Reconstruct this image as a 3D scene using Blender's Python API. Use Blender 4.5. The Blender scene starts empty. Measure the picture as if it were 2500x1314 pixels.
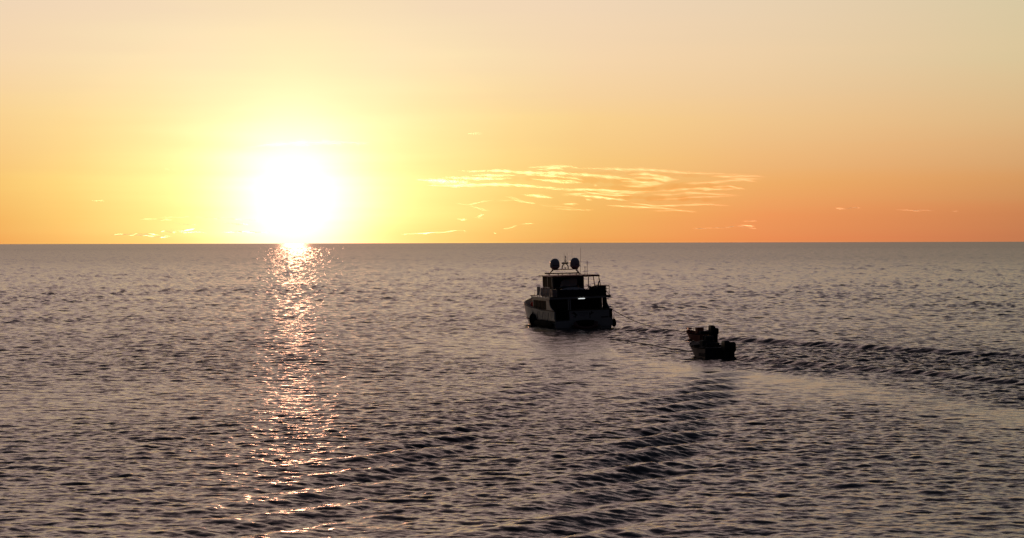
import bpy, bmesh, math, random
import numpy as np
from mathutils import Vector, Matrix
R = math.radians
random.seed(7)
rng = np.random.default_rng(11)

# ------------------------------------------------------------------ camera
sc = bpy.context.scene
C = sc.collection
CAM_H = 8.3
F = 70.0 / 36.0 * 2500.0            # focal length in photo pixels
cam_d = bpy.data.cameras.new('camera')
cam_d.lens = 70.0
cam_d.sensor_width = 36.0
cam_d.clip_start = 0.5
cam_d.clip_end = 400000.0
cam = bpy.data.objects.new('camera', cam_d)
C.objects.link(cam)
PITCH, ROLL = -0.755, -0.1375
cam.matrix_world = (Matrix.Translation((0, 0, CAM_H)) @ Matrix.Rotation(R(90 + PITCH), 4, 'X')
                    @ Matrix.Rotation(R(ROLL), 4, 'Z'))
sc.camera = cam

# ------------------------------------------------------------------ view
sc.view_settings.view_transform = 'Standard'
sc.view_settings.look = 'None'
sc.view_settings.exposure = 0.0
sc.view_settings.gamma = 1.0
sc.view_settings.use_curve_mapping = False
sc.render.engine = 'CYCLES'
sc.cycles.max_bounces = 6
sc.cycles.glossy_bounces = 3
sc.cycles.diffuse_bounces = 2
sc.cycles.volume_bounces = 0
sc.cycles.transparent_max_bounces = 24
sc.cycles.sample_clamp_direct = 12.0
sc.cycles.sample_clamp_indirect = 6.0
sc.cycles.use_denoising = True

# ------------------------------------------------------------------ sun and sky
SUN_AZ, SUN_EL = -6.25, 1.4        # degrees; azimuth clockwise from +Y
sun_d = bpy.data.lights.new('sun', 'SUN')
sun_d.energy = 2.0
sun_d.angle = R(0.55)
sun_d.color = (1.0, 0.42, 0.235)
sun = bpy.data.objects.new('sun', sun_d)
C.objects.link(sun)
sdir = Vector((math.sin(R(SUN_AZ)) * math.cos(R(SUN_EL)), math.cos(R(SUN_AZ)) * math.cos(R(SUN_EL)), math.sin(R(SUN_EL))))
sun.rotation_euler = (-sdir).to_track_quat('-Z', 'Y').to_euler()
sun.location = (0, 0, 200)


def lin(c):
    out = []
    for v in c:
        v = v / 255.0
        out.append(v / 12.92 if v <= 0.04045 else ((v + 0.055) / 1.055) ** 2.4)
    return out


def build_world():
    w = bpy.data.worlds.new('World')
    sc.world = w
    w.use_nodes = True
    nt = w.node_tree
    nt.nodes.clear()
    N, L = nt.nodes, nt.links

    def math_(op, a, b=None, c=None, clamp=False):
        n = N.new('ShaderNodeMath')
        n.operation = op
        n.use_clamp = clamp
        for i, v in enumerate((a, b, c)):
            if v is None:
                continue
            if isinstance(v, (int, float)):
                n.inputs[i].default_value = v
            else:
                L.new(v, n.inputs[i])
        return n.outputs[0]

    tc = N.new('ShaderNodeTexCoord')
    sep = N.new('ShaderNodeSeparateXYZ')
    L.new(tc.outputs['Generated'], sep.inputs[0])
    x, y, z = sep.outputs
    el = math_('MULTIPLY', math_('ARCSINE', z), 180 / math.pi)
    az = math_('MULTIPLY', math_('ARCTAN2', x, y), 180 / math.pi)
    daz0 = math_('SUBTRACT', az, SUN_AZ)
    daz = math_('ABSOLUTE', math_('WRAP', daz0, 180.0, -180.0))
    # faint unevenness of the air, long flat streaks
    mp = N.new('ShaderNodeMapping')
    mp.inputs['Scale'].default_value = (5, 5, 90)
    L.new(tc.outputs['Generated'], mp.inputs[0])
    nz = N.new('ShaderNodeTexNoise')
    nz.inputs['Scale'].default_value = 1.0
    nz.inputs['Detail'].default_value = 3.0
    L.new(mp.outputs[0], nz.inputs['Vector'])
    nzc = math_('SUBTRACT', nz.outputs['Fac'], 0.5)
    el_n = math_('ADD', el, math_('MULTIPLY', nzc, 0.55))
    daz_n = math_('ADD', daz, math_('MULTIPLY', nzc, 2.2))
    t = math_('SQRT', math_('DIVIDE', math_('MAXIMUM', el_n, 0.0), 90.0), clamp=True)

    ELS = [0.1, 0.75, 1.7, 3.45, 5.2, 6.9, 10, 15, 25, 45, 90]
    RAMPS = [
        (0.6, [(255, 240, 165), (255, 252, 180), (255, 254, 184), (255, 250, 186), (252, 237, 186), (245, 222, 184), (255, 222, 204), (246, 208, 192), (148, 125, 124), (60, 60, 68), (26, 30, 42)]),
        (2.7, [(254, 236, 144), (255, 250, 156), (255, 254, 166), (254, 243, 178), (251, 231, 185), (244, 220, 184), (255, 221, 204), (246, 207, 192), (147, 124, 124), (60, 60, 68), (26, 30, 42)]),
        (4.2, [(250, 214, 124), (252, 232, 140), (253, 240, 152), (252, 231, 164), (249, 227, 180), (242, 217, 184), (255, 220, 204), (245, 206, 192), (146, 124, 124), (60, 60, 68), (26, 30, 42)]),
        (6.2, [(246, 190, 104), (248, 206, 116), (250, 216, 128), (249, 218, 150), (246, 219, 175), (241, 215, 183), (253, 219, 204), (242, 204, 192), (143, 122, 123), (59, 59, 68), (26, 30, 42)]),
        (8.3, [(242, 168, 87), (244, 183, 98), (246, 196, 112), (247, 208, 143), (244, 213, 172), (239, 213, 182), (250, 216, 204), (237, 201, 191), (136, 116, 118), (58, 58, 67), (26, 30, 42)]),
        (11, [(239, 154, 86), (242, 166, 93), (243, 184, 107), (243, 202, 141), (240, 209, 168), (235, 210, 179), (243, 211, 200), (226, 194, 186), (124, 107, 111), (55, 56, 66), (26, 30, 42)]),
        (13.5, [(234, 142, 85), (238, 152, 91), (238, 173, 103), (238, 196, 140), (236, 206, 165), (232, 208, 176), (235, 207, 195), (213, 186, 180), (100, 90, 96), (50, 52, 62), (26, 30, 42)]),
        (17, [(218, 132, 83), (223, 142, 87), (228, 163, 100), (231, 189, 136), (228, 201, 160), (226, 204, 170), (220, 196, 182), (190, 169, 164), (94, 86, 93), (48, 51, 61), (26, 30, 42)]),
        (21, [(194, 121, 80), (202, 130, 83), (212, 152, 96), (220, 182, 132), (218, 197, 154), (216, 200, 163), (208, 189, 174), (176, 161, 157), (84, 79, 87), (46, 50, 60), (26, 30, 42)]),
        (50, [(92, 62, 56), (96, 66, 57), (102, 74, 61), (106, 86, 72), (104, 92, 82), (100, 92, 86), (88, 85, 84), (76, 76, 80), (60, 64, 73), (46, 52, 64), (24, 28, 40)]),
        (110, [(28, 24, 27), (29, 25, 28), (30, 26, 30), (31, 28, 32), (32, 29, 33), (32, 30, 34), (31, 31, 36), (30, 31, 38), (30, 33, 41), (31, 36, 47), (24, 28, 40)]),
        (180, [(17, 17, 22), (17, 18, 22), (18, 18, 23), (19, 19, 24), (20, 20, 25), (20, 20, 26), (21, 22, 28), (22, 24, 30), (24, 27, 34), (28, 32, 42), (24, 28, 40)]),
    ]
    prev = None
    for k, (d, cols) in enumerate(RAMPS):
        cr = N.new('ShaderNodeValToRGB')
        cr.color_ramp.interpolation = 'LINEAR'
        els = cr.color_ramp.elements
        while len(els) > 1:
            els.remove(els[-1])
        for i, (e, c) in enumerate(zip(ELS, cols)):
            p = math.sqrt(e / 90.0)
            if i == 0:
                els[0].position = p
                q = els[0]
            else:
                q = els.new(p)
            q.color = (*lin(c), 1)
        L.new(t, cr.inputs[0])
        if prev is None:
            prev = cr.outputs[0]
        else:
            mr = N.new('ShaderNodeMapRange')
            mr.inputs['From Min'].default_value = RAMPS[k - 1][0]
            mr.inputs['From Max'].default_value = d
            L.new(daz_n, mr.inputs['Value'])
            mx = N.new('ShaderNodeMix')
            mx.data_type = 'RGBA'
            L.new(mr.outputs[0], mx.inputs[0])
            L.new(prev, mx.inputs[6])
            L.new(cr.outputs[0], mx.inputs[7])
            prev = mx.outputs[2]
    # aureole round the sun
    dx = math_('ADD', daz, math_('MULTIPLY', nzc, 1.1))
    dy = math_('SUBTRACT', el, 1.25)
    r2 = math_('ADD', math_('POWER', math_('ABSOLUTE', dx), 2.0), math_('POWER', math_('ABSOLUTE', dy), 2.0))
    g1 = math_('EXPONENT', math_('MULTIPLY', r2, -1.0 / (0.62 ** 2)))
    g2 = math_('EXPONENT', math_('MULTIPLY', r2, -1.0 / (1.85 ** 2)))

    def scale_col(fac, col):
        n = N.new('ShaderNodeVectorMath')
        n.operation = 'SCALE'
        n.inputs[0].default_value = col
        L.new(fac, n.inputs['Scale'])
        return n.outputs[0]

    def addv(a, b):
        n = N.new('ShaderNodeVectorMath')
        n.operation = 'ADD'
        L.new(a, n.inputs[0])
        L.new(b, n.inputs[1])
        return n.outputs[0]
    r3 = math_('ADD', math_('POWER', math_('DIVIDE', dx, 3.4), 2.0), math_('POWER', math_('DIVIDE', dy, 2.4), 2.0))
    g3 = math_('EXPONENT', math_('MULTIPLY', r3, -1.0))
    glow = addv(addv(scale_col(g1, (2.0, 0.9, 0.35)), scale_col(g2, (0.65, 0.66, 0.8))), scale_col(g3, (2.4, 0.16, 0.0)))
    sky = N.new('ShaderNodeTexSky')
    sky.sky_type = 'NISHITA'
    sky.sun_disc = False
    sky.sun_elevation = R(SUN_EL)
    sky.sun_rotation = R(SUN_AZ)
    sky.dust_density = 2.0
    skys = N.new('ShaderNodeVectorMath')
    skys.operation = 'SCALE'
    L.new(sky.outputs[0], skys.inputs[0])
    skys.inputs['Scale'].default_value = 0.0012
    tot = addv(addv(prev, glow), skys.outputs[0])
    # below the horizon: dark sea colour
    bg = N.new('ShaderNodeBackground')
    bg.inputs['Strength'].default_value = 1.0
    L.new(tot, bg.inputs['Color'])
    out = N.new('ShaderNodeOutputWorld')
    L.new(bg.outputs[0], out.inputs[0])
    w.cycles.sampling_method = 'MANUAL'
    w.cycles.sample_map_resolution = 2048


build_world()


# ------------------------------------------------------------------ helpers
def tag(o, label=None, cat=None, group=None, kind=None):
    if label: o['label'] = label
    if cat: o['category'] = cat
    if group: o['group'] = group
    if kind: o['kind'] = kind
    return o


def empty(name, loc=(0, 0, 0), label=None, cat=None, group=None, parent=None):
    o = bpy.data.objects.new(name, None)
    o.empty_display_size = 0.5
    C.objects.link(o)
    o.location = loc
    if parent: o.parent = parent
    return tag(o, label, cat, group)


def material(name, col, rough=0.5, metal=0.0, noise=0.0, nscale=3.0, spec=0.5, coat=0.0):
    m = bpy.data.materials.new(name)
    m.use_nodes = True
    nt = m.node_tree
    b = nt.nodes['Principled BSDF']
    b.inputs['Base Color'].default_value = (*col, 1)
    b.inputs['Roughness'].default_value = rough
    b.inputs['Metallic'].default_value = metal
    b.inputs['Specular IOR Level'].default_value = spec
    b.inputs['Coat Weight'].default_value = coat
    if noise > 0:
        tc = nt.nodes.new('ShaderNodeTexCoord')
        n = nt.nodes.new('ShaderNodeTexNoise')
        n.inputs['Scale'].default_value = nscale
        n.inputs['Detail'].default_value = 5
        nt.links.new(tc.outputs['Object'], n.inputs['Vector'])
        mx = nt.nodes.new('ShaderNodeMix')
        mx.data_type = 'RGBA'
        nt.links.new(n.outputs['Fac'], mx.inputs[0])
        mx.inputs[6].default_value = (*[c * (1 - noise) for c in col], 1)
        mx.inputs[7].default_value = (*[min(1, c * (1 + noise)) for c in col], 1)
        nt.links.new(mx.outputs[2], b.inputs['Base Color'])
        bp = nt.nodes.new('ShaderNodeBump')
        bp.inputs['Strength'].default_value = 0.15
        bp.inputs['Distance'].default_value = 0.02
        nt.links.new(n.outputs['Fac'], bp.inputs['Height'])
        nt.links.new(bp.outputs[0], b.inputs['Normal'])
    return m


class MB:
    def __init__(self):
        self.bm = bmesh.new()

    def box(self, lo, hi, bevel=0.0):
        vs = [self.bm.verts.new((x, y, z)) for x in (lo[0], hi[0]) for y in (lo[1], hi[1]) for z in (lo[2], hi[2])]
        fs = [(0, 1, 3, 2), (4, 6, 7, 5), (0, 4, 5, 1), (2, 3, 7, 6), (0, 2, 6, 4), (1, 5, 7, 3)]
        faces = [self.bm.faces.new([vs[i] for i in f]) for f in fs]
        if bevel > 0:
            eds = set(e for f in faces for e in f.edges)
            bmesh.ops.bevel(self.bm, geom=list(eds), offset=bevel, segments=2, affect='EDGES', profile=0.5)
        return self

    def hexa(self, pts):            # 4 lower + 4 upper points, same winding
        vs = [self.bm.verts.new(p) for p in pts]
        for f in ((3, 2, 1, 0), (4, 5, 6, 7), (0, 1, 5, 4), (1, 2, 6, 5), (2, 3, 7, 6), (3, 0, 4, 7)):
            self.bm.faces.new([vs[i] for i in f])
        return self

    def prism(self, poly, vec):     # closed 3-D polygon extruded by vec
        a = [self.bm.verts.new(p) for p in poly]
        b = [self.bm.verts.new(tuple(p[i] + vec[i] for i in range(3))) for p in poly]
        n = len(poly)
        self.bm.faces.new(a)
        self.bm.faces.new(b[::-1])
        for i in range(n):
            self.bm.faces.new((a[i], b[i], b[(i + 1) % n], a[(i + 1) % n]))
        return self

    def tube(self, pts, r, seg=8, caps=True):
        pts = [Vector(p) for p in pts]
        rs = r if isinstance(r, (list, tuple)) else [r] * len(pts)
        rings = []
        up = Vector((0, 0, 1))
        for i, p in enumerate(pts):
            d = (pts[min(i + 1, len(pts) - 1)] - pts[max(i - 1, 0)]).normalized()
            u = d.cross(up)
            if u.length < 0.05: u = d.cross(Vector((0, 1, 0)))
            u.normalize()
            v = u.cross(d).normalized()
            rings.append([self.bm.verts.new(p + (u * math.cos(2 * math.pi * k / seg) + v * math.sin(2 * math.pi * k / seg)) * rs[i]) for k in range(seg)])
        for a, b in zip(rings, rings[1:]):
            for k in range(seg):
                self.bm.faces.new((a[k], a[(k + 1) % seg], b[(k + 1) % seg], b[k]))
        if caps:
            self.bm.faces.new(rings[0][::-1])
            self.bm.faces.new(rings[-1])
        return self

    def lathe(self, cx, cy, prof, seg=24):      # prof: (radius, z)
        rings = []
        for r, z in prof:
            rings.append([self.bm.verts.new((cx + r * math.cos(2 * math.pi * k / seg), cy + r * math.sin(2 * math.pi * k / seg), z)) for k in range(seg)])
        for a, b in zip(rings, rings[1:]):
            for k in range(seg):
                self.bm.faces.new((a[k], a[(k + 1) % seg], b[(k + 1) % seg], b[k]))
        self.bm.faces.new(rings[0][::-1])
        self.bm.faces.new(rings[-1])
        return self

    def loft(self, secs, cap0=True, cap1=True, closed=True):
        rings = [[self.bm.verts.new(p) for p in s] for s in secs]
        n = len(secs[0])
        for a, b in zip(rings, rings[1:]):
            for k in range(n if closed else n - 1):
                self.bm.faces.new((a[k], a[(k + 1) % n], b[(k + 1) % n], b[k]))
        if cap0: self.bm.faces.new(rings[0][::-1])
        if cap1: self.bm.faces.new(rings[-1])
        return self

    def ellipsoid(self, c, r, seg=18, rings=10):
        m = Matrix.Translation(c) @ Matrix.Diagonal((r[0], r[1], r[2], 1))
        bmesh.ops.create_uvsphere(self.bm, u_segments=seg, v_segments=rings, radius=1.0, matrix=m)
        return self

    def build(self, name, mat, parent=None, smooth=False, label=None):
        bmesh.ops.recalc_face_normals(self.bm, faces=self.bm.faces)
        me = bpy.data.meshes.new(name)
        self.bm.to_mesh(me)
        self.bm.free()
        me.materials.append(mat)
        if smooth:
            me.shade_smooth()
            me.set_sharp_from_angle(angle=R(40))
        o = bpy.data.objects.new(name, me)
        C.objects.link(o)
        if parent: o.parent = parent
        if label: o['label'] = label
        return o


M = {
    'tint': material('tinted_window', (0.025, 0.014, 0.011), 0.6, spec=0.06),
    'gel': material('white_gelcoat', (0.42, 0.405, 0.39), 0.3, noise=0.12, nscale=1.5),
    'bottom': material('antifouling', (0.05, 0.03, 0.03), 0.7, noise=0.3),
    'glass': material('dark_glass', (0.012, 0.012, 0.014), 0.08),
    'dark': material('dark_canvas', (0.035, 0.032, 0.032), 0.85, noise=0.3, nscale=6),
    'interior': material('dark_teak', (0.05, 0.032, 0.022), 0.7, noise=0.3),
    'steel': material('stainless_steel', (0.22, 0.2, 0.2), 0.3, metal=1.0),
    'frame': material('dark_red_sunglow_frame', (0.24, 0.06, 0.045), 0.4, noise=0.15),  # dark red, brightened so the colour carries some red sunlight
    'roof': material('hardtop_sunglow', (0.5, 0.2, 0.16), 0.45),  # salmon tone puts the low sun's red glow into the colour
    'dome': material('radome_plastic', (0.42, 0.41, 0.44), 0.13, noise=0.05),
    'black': material('black_rubber', (0.010, 0.009, 0.009), 0.9, noise=0.3, spec=0.1),
    'ink': material('black_print', (0.006, 0.006, 0.008), 0.5),
    'grey': material('grey_print', (0.12, 0.12, 0.13), 0.5),
    'cloth': material('pale_cloth', (0.6, 0.5, 0.46), 0.9, noise=0.15, nscale=4),
    'tarp': material('grey_tarpaulin', (0.5, 0.46, 0.45), 0.8, noise=0.2, nscale=2),
    'rope': material('dark_rope', (0.06, 0.045, 0.035), 0.9),
    'pvc': material('dark_red_inflatable', (0.12, 0.03, 0.022), 0.45, noise=0.2),
    'hullred': material('weathered_red_hull', (0.30, 0.07, 0.05), 0.5, noise=0.25),
    'hulltan': material('weathered_cream_hull', (0.42, 0.33, 0.28), 0.5, noise=0.25),
    'wood': material('worn_wood', (0.12, 0.08, 0.05), 0.7, noise=0.3),
    'engine': material('black_cowling', (0.015, 0.014, 0.015), 0.5, noise=0.1, spec=0.3),
    'orange': material('red_buoy', (0.55, 0.06, 0.03), 0.35),
}
lm = bpy.data.materials.new('lit_tube')
lm.use_nodes = True
lb = lm.node_tree.nodes['Principled BSDF']
lb.inputs['Emission Color'].default_value = (0.95, 1.0, 0.98, 1)
lb.inputs['Emission Strength'].default_value = 1.0
lb.inputs['Base Color'].default_value = (0.8, 0.8, 0.8, 1)
M['lit'] = lm

# ------------------------------------------------------------------ where things float
YAW = 15.0
YL = Vector((6.96, 193.0, 0))                # middle of the yacht's transom at the waterline
YROLL = 1.7


def ground(px, py):                          # photo pixel -> point of the sea surface
    hy = 596.0 - 6.0 * px / 2500.0
    D = CAM_H * F / (py - hy)
    return ((px - 1250.0) / F * D, D)


# ------------------------------------------------------------------ the sea
def fft_sea(L, n, lam_p, rot, seed, cutoffs, spread, lam_min=0.12):
    g = np.random.default_rng(seed)
    k1 = np.fft.fftfreq(n, d=L / n) * 2 * np.pi
    kx, ky = np.meshgrid(k1, k1, indexing='ij')
    k = np.hypot(kx, ky)
    k[0, 0] = 1e9
    kp = 2 * np.pi / lam_p
    th = np.arctan2(ky, kx) - rot
    S = k ** -4.0 * np.exp(-1.1 * (kp / k) ** 2)
    Dm = np.abs(np.cos(th)) ** 5 * (1 - spread) + spread
    S = S * Dm
    S *= np.exp(-(k / (2 * np.pi / lam_min)) ** 2)
    A = (g.standard_normal((n, n)) + 1j * g.standard_normal((n, n))) * np.sqrt(S / 2)
    A[0, 0] = 0
    var = np.sum(np.abs(A) ** 2 * k ** 2 * (k < 1e8))
    levels = []
    for lc in cutoffs:
        W = np.exp(-(k * lc / (2 * np.pi)) ** 4) if lc > 0 else 1.0
        B = A * W
        h = np.fft.ifft2(B).real * n * n
        dx = np.fft.ifft2(1j * kx / k * B).real * n * n
        dy = np.fft.ifft2(1j * ky / k * B).real * n * n
        sx = np.fft.ifft2(1j * kx * B).real * n * n
        sy = np.fft.ifft2(1j * ky * B).real * n * n
        levels.append((h, dx, dy, float(np.mean(sx ** 2 + sy ** 2))))
    return L, n, levels


def sample(tile, n, L, x, y):
    u = (x / L * n) % n
    v = (y / L * n) % n
    i = np.floor(u).astype(np.int64)
    j = np.floor(v).astype(np.int64)
    fu, fv = (u - i).astype(np.float64), (v - j).astype(np.float64)
    i %= n
    j %= n
    i1, j1 = (i + 1) % n, (j + 1) % n
    return (tile[i, j] * (1 - fu) * (1 - fv) + tile[i1, j] * fu * (1 - fv) + tile[i, j1] * (1 - fu) * fv + tile[i1, j1] * fu * fv)


def kelvin(x0, y0, yaw, V, amp, size, xmin, xmax, ymin, ymax, step, port=False):
    """height of the wave pattern behind a hull at (x0, y0) heading yaw degrees left of +Y"""
    gx = np.arange(xmin, xmax, step)
    gy = np.arange(ymin, ymax, step)
    X, Y = np.meshgrid(gx, gy, indexing='ij')
    hx, hy = -math.sin(R(yaw)), math.cos(R(yaw))
    s = (X - x0) * hx + (Y - y0) * hy            # along heading
    q = (X - x0) * hy - (Y - y0) * hx            # to starboard
    mask = (s < 1) & (np.abs(q) < 3.5 - s * (0.55 if port else 0.42))
    sm, qm = s[mask], q[mask]
    hh = np.zeros_like(sm)
    k0 = 9.81 / V ** 2
    ths = np.linspace(-1.22, 1.22, 520)
    for t in ths:
        kk = k0 / math.cos(t) ** 2
        a = math.exp(-(kk * size) ** 2) * (0.35 + abs(math.sin(t)) ** 1.0)
        if a < 0.01: continue
        hh += a * np.cos(kk * (sm * math.cos(t) + qm * math.sin(t)))
    H = np.zeros_like(X)
    H[mask] = hh
    env = np.clip(-s / 6.0, 0, 1) * np.clip((3.5 - s * 0.42 - np.abs(q)) / 3.0, 0, 1)
    if port:
        ang = np.degrees(np.arctan2(-q, np.maximum(-s, 0.1)))
        env = np.clip(-s / 10.0, 0, 1) * np.exp(-((ang - 18.6) / 1.6) ** 2)
    H *= env
    far = (s < -40) & mask & (env > 0.6) if port else (s < -15) & mask
    H *= amp / max(1e-6, H[far].std())
    return gx, gy, H


def grid_sample(gr, x, y):
    gx, gy, H = gr
    step = gx[1] - gx[0]
    u = np.clip((x - gx[0]) / step, 0, len(gx) - 2.001)
    v = np.clip((y - gy[0]) / step, 0, len(gy) - 2.001)
    i, j = u.astype(int), v.astype(int)
    fu, fv = u - i, v - j
    out = H[i, j] * (1 - fu) * (1 - fv) + H[i + 1, j] * fu * (1 - fv) + H[i, j + 1] * (1 - fu) * fv + H[i + 1, j + 1] * fu * fv
    inside = (x > gx[0]) & (x < gx[-1]) & (y > gy[0]) & (y < gy[-1])
    return out * inside


def polyline_dist(x, y, pts):
    """signed distance to a polyline (positive to its left), and its along-parameter 0..1"""
    best = np.full(x.shape, 1e9)
    sgn = np.zeros(x.shape)
    tt = np.zeros(x.shape)
    n = len(pts) - 1
    for i in range(n):
        ax, ay = pts[i]
        bx, by = pts[i + 1]
        dx, dy = bx - ax, by - ay
        t = np.clip(((x - ax) * dx + (y - ay) * dy) / (dx * dx + dy * dy), 0, 1)
        ex, ey = x - (ax + t * dx), y - (ay + t * dy)
        d = np.hypot(ex, ey)
        c = dx * ey - dy * ex
        m = d < best
        best = np.where(m, d, best)
        sgn = np.where(m, np.sign(c), sgn)
        tt = np.where(m, (i + t) / n, tt)
    return best * sgn, tt


def build_sea():
    cut = [0.0, 0.35, 0.7, 1.4, 2.8, 5.6, 11.0]
    tiles = [fft_sea(61.0, 1024, 1.0, R(86), 3, cut, 0.14),
             fft_sea(41.0, 1024, 0.66, R(66), 5, cut, 0.16)]
    t3L, t3n, swl = fft_sea(113.0, 1024, 1.9, R(88), 9, cut[:1], 0.16, 0.6)
    swl = swl[0]
    t4L, t4n, sw4 = fft_sea(307.0, 1024, 8.0, R(90), 19, cut[:1], 0.015, 1.6)
    sw4 = sw4[0]
    s4 = 1.0 / sw4[0].std()
    s3 = 1.0 / swl[0].std()
    SLOPE = 0.165
    tot = sum(t[2][0][3] for t in tiles)
    sc_ = SLOPE / math.sqrt(tot)
    slev = np.array([sum(t[2][i][3] for t in tiles) for i in range(len(cut))]) * sc_ ** 2
    # rows (distance) and columns (azimuth)
    rows = [3.0, 12.0, 24.0, 36.0, 44.0]
    r = 44.0
    while r < 5200:
        r += max(0.08, float(np.interp(r, [150, 300, 700], [0.125, 0.17, 0.17])) * r * r / (0.4096 * F * CAM_H))
        rows.append(r)
    while r < 90000:
        r *= 1.12
        rows.append(r)
    rows = np.array(rows)
    az = list(np.arange(-17.2, 17.2, 0.052))
    ext = [18, 19, 20.5, 22.5, 25, 29, 35, 43, 55, 70, 90, 115, 140, 165]
    az = np.radians(np.array([-e for e in ext[::-1]] + az + ext + [180]))
    nr, nc = len(rows), len(az)
    Rr, A = np.meshgrid(rows, az, indexing='ij')
    Xf, Yf = (Rr * np.sin(A)).ravel(), (Rr * np.cos(A)).ravel()
    space = np.gradient(rows)[:, None] * np.ones((1, nc))
    dens = (np.abs(A) < R(17.4)) & (Rr > 43.5)
    Zf = np.zeros_like(Xf)
    DXf = np.zeros_like(Xf)
    DYf = np.zeros_like(Xf)
    lost = np.zeros_like(Xf) + SLOPE ** 2
    sp = space.ravel()
    lc = np.clip(sp * 0.7, 0.0, 0.5) 
    lev = np.interp(np.log(np.maximum(lc, 1e-3)), np.log([0.17, 0.35, 0.7, 1.4, 2.8, 5.6, 11.0]), np.arange(7))
    act = dens.ravel() & (Rr.ravel() < 5200)
    X, Y, lv = Xf[act], Yf[act], lev[act]
    h = np.zeros_like(X)
    dx = np.zeros_like(X)
    dy = np.zeros_like(X)
    for i in range(7):
        w = np.clip(1 - np.abs(lv - i), 0, 1)
        m = w > 0
        if not m.any(): continue
        for ti, (L, n, levels) in enumerate(tiles):
            ca, sa = (1, 0) if ti == 0 else (math.cos(0.5), math.sin(0.5))
            xr, yr = X[m] * ca + Y[m] * sa, -X[m] * sa + Y[m] * ca
            T = levels[i]
            h[m] += w[m] * sample(T[0], n, L, xr, yr) * sc_
            ddx = sample(T[1], n, L, xr, yr) * sc_ * w[m]
            ddy = sample(T[2], n, L, xr, yr) * sc_ * w[m]
            dx[m] += ddx * ca - ddy * sa
            dy[m] += ddx * sa + ddy * ca
    lost[act] = SLOPE ** 2 - np.interp(lv, np.arange(7), slev)
    # gusts and slicks: patches of stronger and weaker chop
    def patch(x, y, s, seed):
        g = np.random.default_rng(seed)
        o = np.zeros_like(x)
        for _ in range(14):
            a, k, p = g.uniform(0, 6.283), g.uniform(0.5, 2.2) / s, g.uniform(0, 6.283)
            o += np.cos(k * (x * math.cos(a) * 0.6 + y * math.sin(a)) + p)
        return o / math.sqrt(7)
    gain = 1 + 0.16 * patch(X, Y, 9.0, 1) + 0.12 * patch(X, Y, 45.0, 2)
    gain = np.clip(gain, 0.45, 1.6)
    Dn = np.hypot(X, Y)
    wake1 = [ground(*p) for p in ((1500, 803), (1640, 812), (1800, 832), (2000, 843), (2240, 858), (2420, 868), (2700, 882), (3100, 900))]
    wake2 = [ground(*p) for p in ((1795, 877), (1900, 888), (2060, 902), (2250, 915), (2420, 932), (2600, 946), (2900, 965))]
    wake3 = [ground(*p) for p in ((1800, 905), (2000, 930), (2200, 955), (2400, 985), (2500, 1000), (2700, 1030))]
    d1, t1 = polyline_dist(X, Y, wake1)
    d2, t2 = polyline_dist(X, Y, wake2)
    d3, t3 = polyline_dist(X, Y, wake3)
    wob = 0.35 * patch(X, Y, 2.6, 8)
    # light slick on the near side of the track
    slick = np.exp(-((d3 + wob * 2.0 + 2.6) / 3.2) ** 2)
    a1, b1 = ground(1480, 850)
    a2, b2 = ground(1690, 885)
    dd, _ = polyline_dist(X, Y, [ground(1400, 870), ground(1560, 860), ground(1700, 893)])
    slick = np.maximum(slick, 0.8 * np.exp(-((dd + wob) / 3.6) ** 2))
    gain *= 1 - 0.72 * slick * np.clip(0.85 + 0.35 * patch(X, Y, 5.0, 31), 0.3, 1.1)
    # steep chop inside the track
    rough_lane = np.clip((-d1) / 1.5, 0, 1) * np.clip((d3 + 1.0) / 3.0, 0, 1) * (Y < 192) * (X > 8)
    gain *= 1 + 1.0 * rough_lane
    h *= gain
    dx *= gain
    dy *= gain
    a3 = np.interp(Dn, [60, 120, 200, 400, 800, 2000], [0.014, 0.022, 0.045, 0.088, 0.10, 0.08]) * s3 * np.clip(gain, 0.25, 1.3)
    h += sample(swl[0], t3n, t3L, X, Y) * a3
    a4 = np.interp(Dn, [250, 600, 1200, 3000], [0.0, 0.11, 0.26, 0.40]) * s4
    h += sample(sw4[0], t4n, t4L, X * 1.6, Y) * a4
    dx += sample(swl[1], t3n, t3L, X, Y) * a3
    dy += sample(swl[2], t3n, t3L, X, Y) * a3
    # wave trains
    kw = kelvin(26.5, 212.0, 9.7, 2.85, 0.080, 0.24, -60, 30, 44, 128, 0.22, True)
    k5 = kelvin(17.2, 212.0, 9.7, 2.85, 0.058, 0.24, -60, 30, 44, 118, 0.22, True)
    k4 = kelvin(YL.x - 3.0, YL.y + 14.0, 20.0, 2.75, 0.03, 0.26, -30, 60, 90, 212, 0.22, True)
    k2 = kelvin(13.6, 145.0, 25.0, 2.75, 0.008, 0.16, -10, 50, 60, 150, 0.22)
    k3 = kelvin(15.4, 172.0, 25.0, 2.75, 0.008, 0.16, -10, 60, 90, 176, 0.22)
    h += (grid_sample(kw, X, Y) + grid_sample(k4, X, Y) + grid_sample(k5, X, Y)) * np.clip(1 + 0.3 * patch(X, Y, 7.0, 21), 0.1, 2) + grid_sample(k2, X, Y) + grid_sample(k3, X, Y)
    # stern crests trailing off to the right
    f1 = np.clip(t1 / 0.03, 0, 1) * (1 - 0.35 * t1)
    h += 0.35 * f1 * np.exp(-((d1 + wob * 0.35) / 0.95) ** 2) * np.where(d1 < 0, 1, np.exp(-(d1 / 0.8) ** 2))
    h -= 0.12 * f1 * np.exp(-((d1 + 2.4 + wob * 0.7) / 1.2) ** 2)
    f2 = np.clip(t2 / 0.03, 0, 1) * (1 - 0.4 * t2)
    h += 0.32 * f2 * np.exp(-((d2 + wob * 0.4) / 0.8) ** 2)
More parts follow.
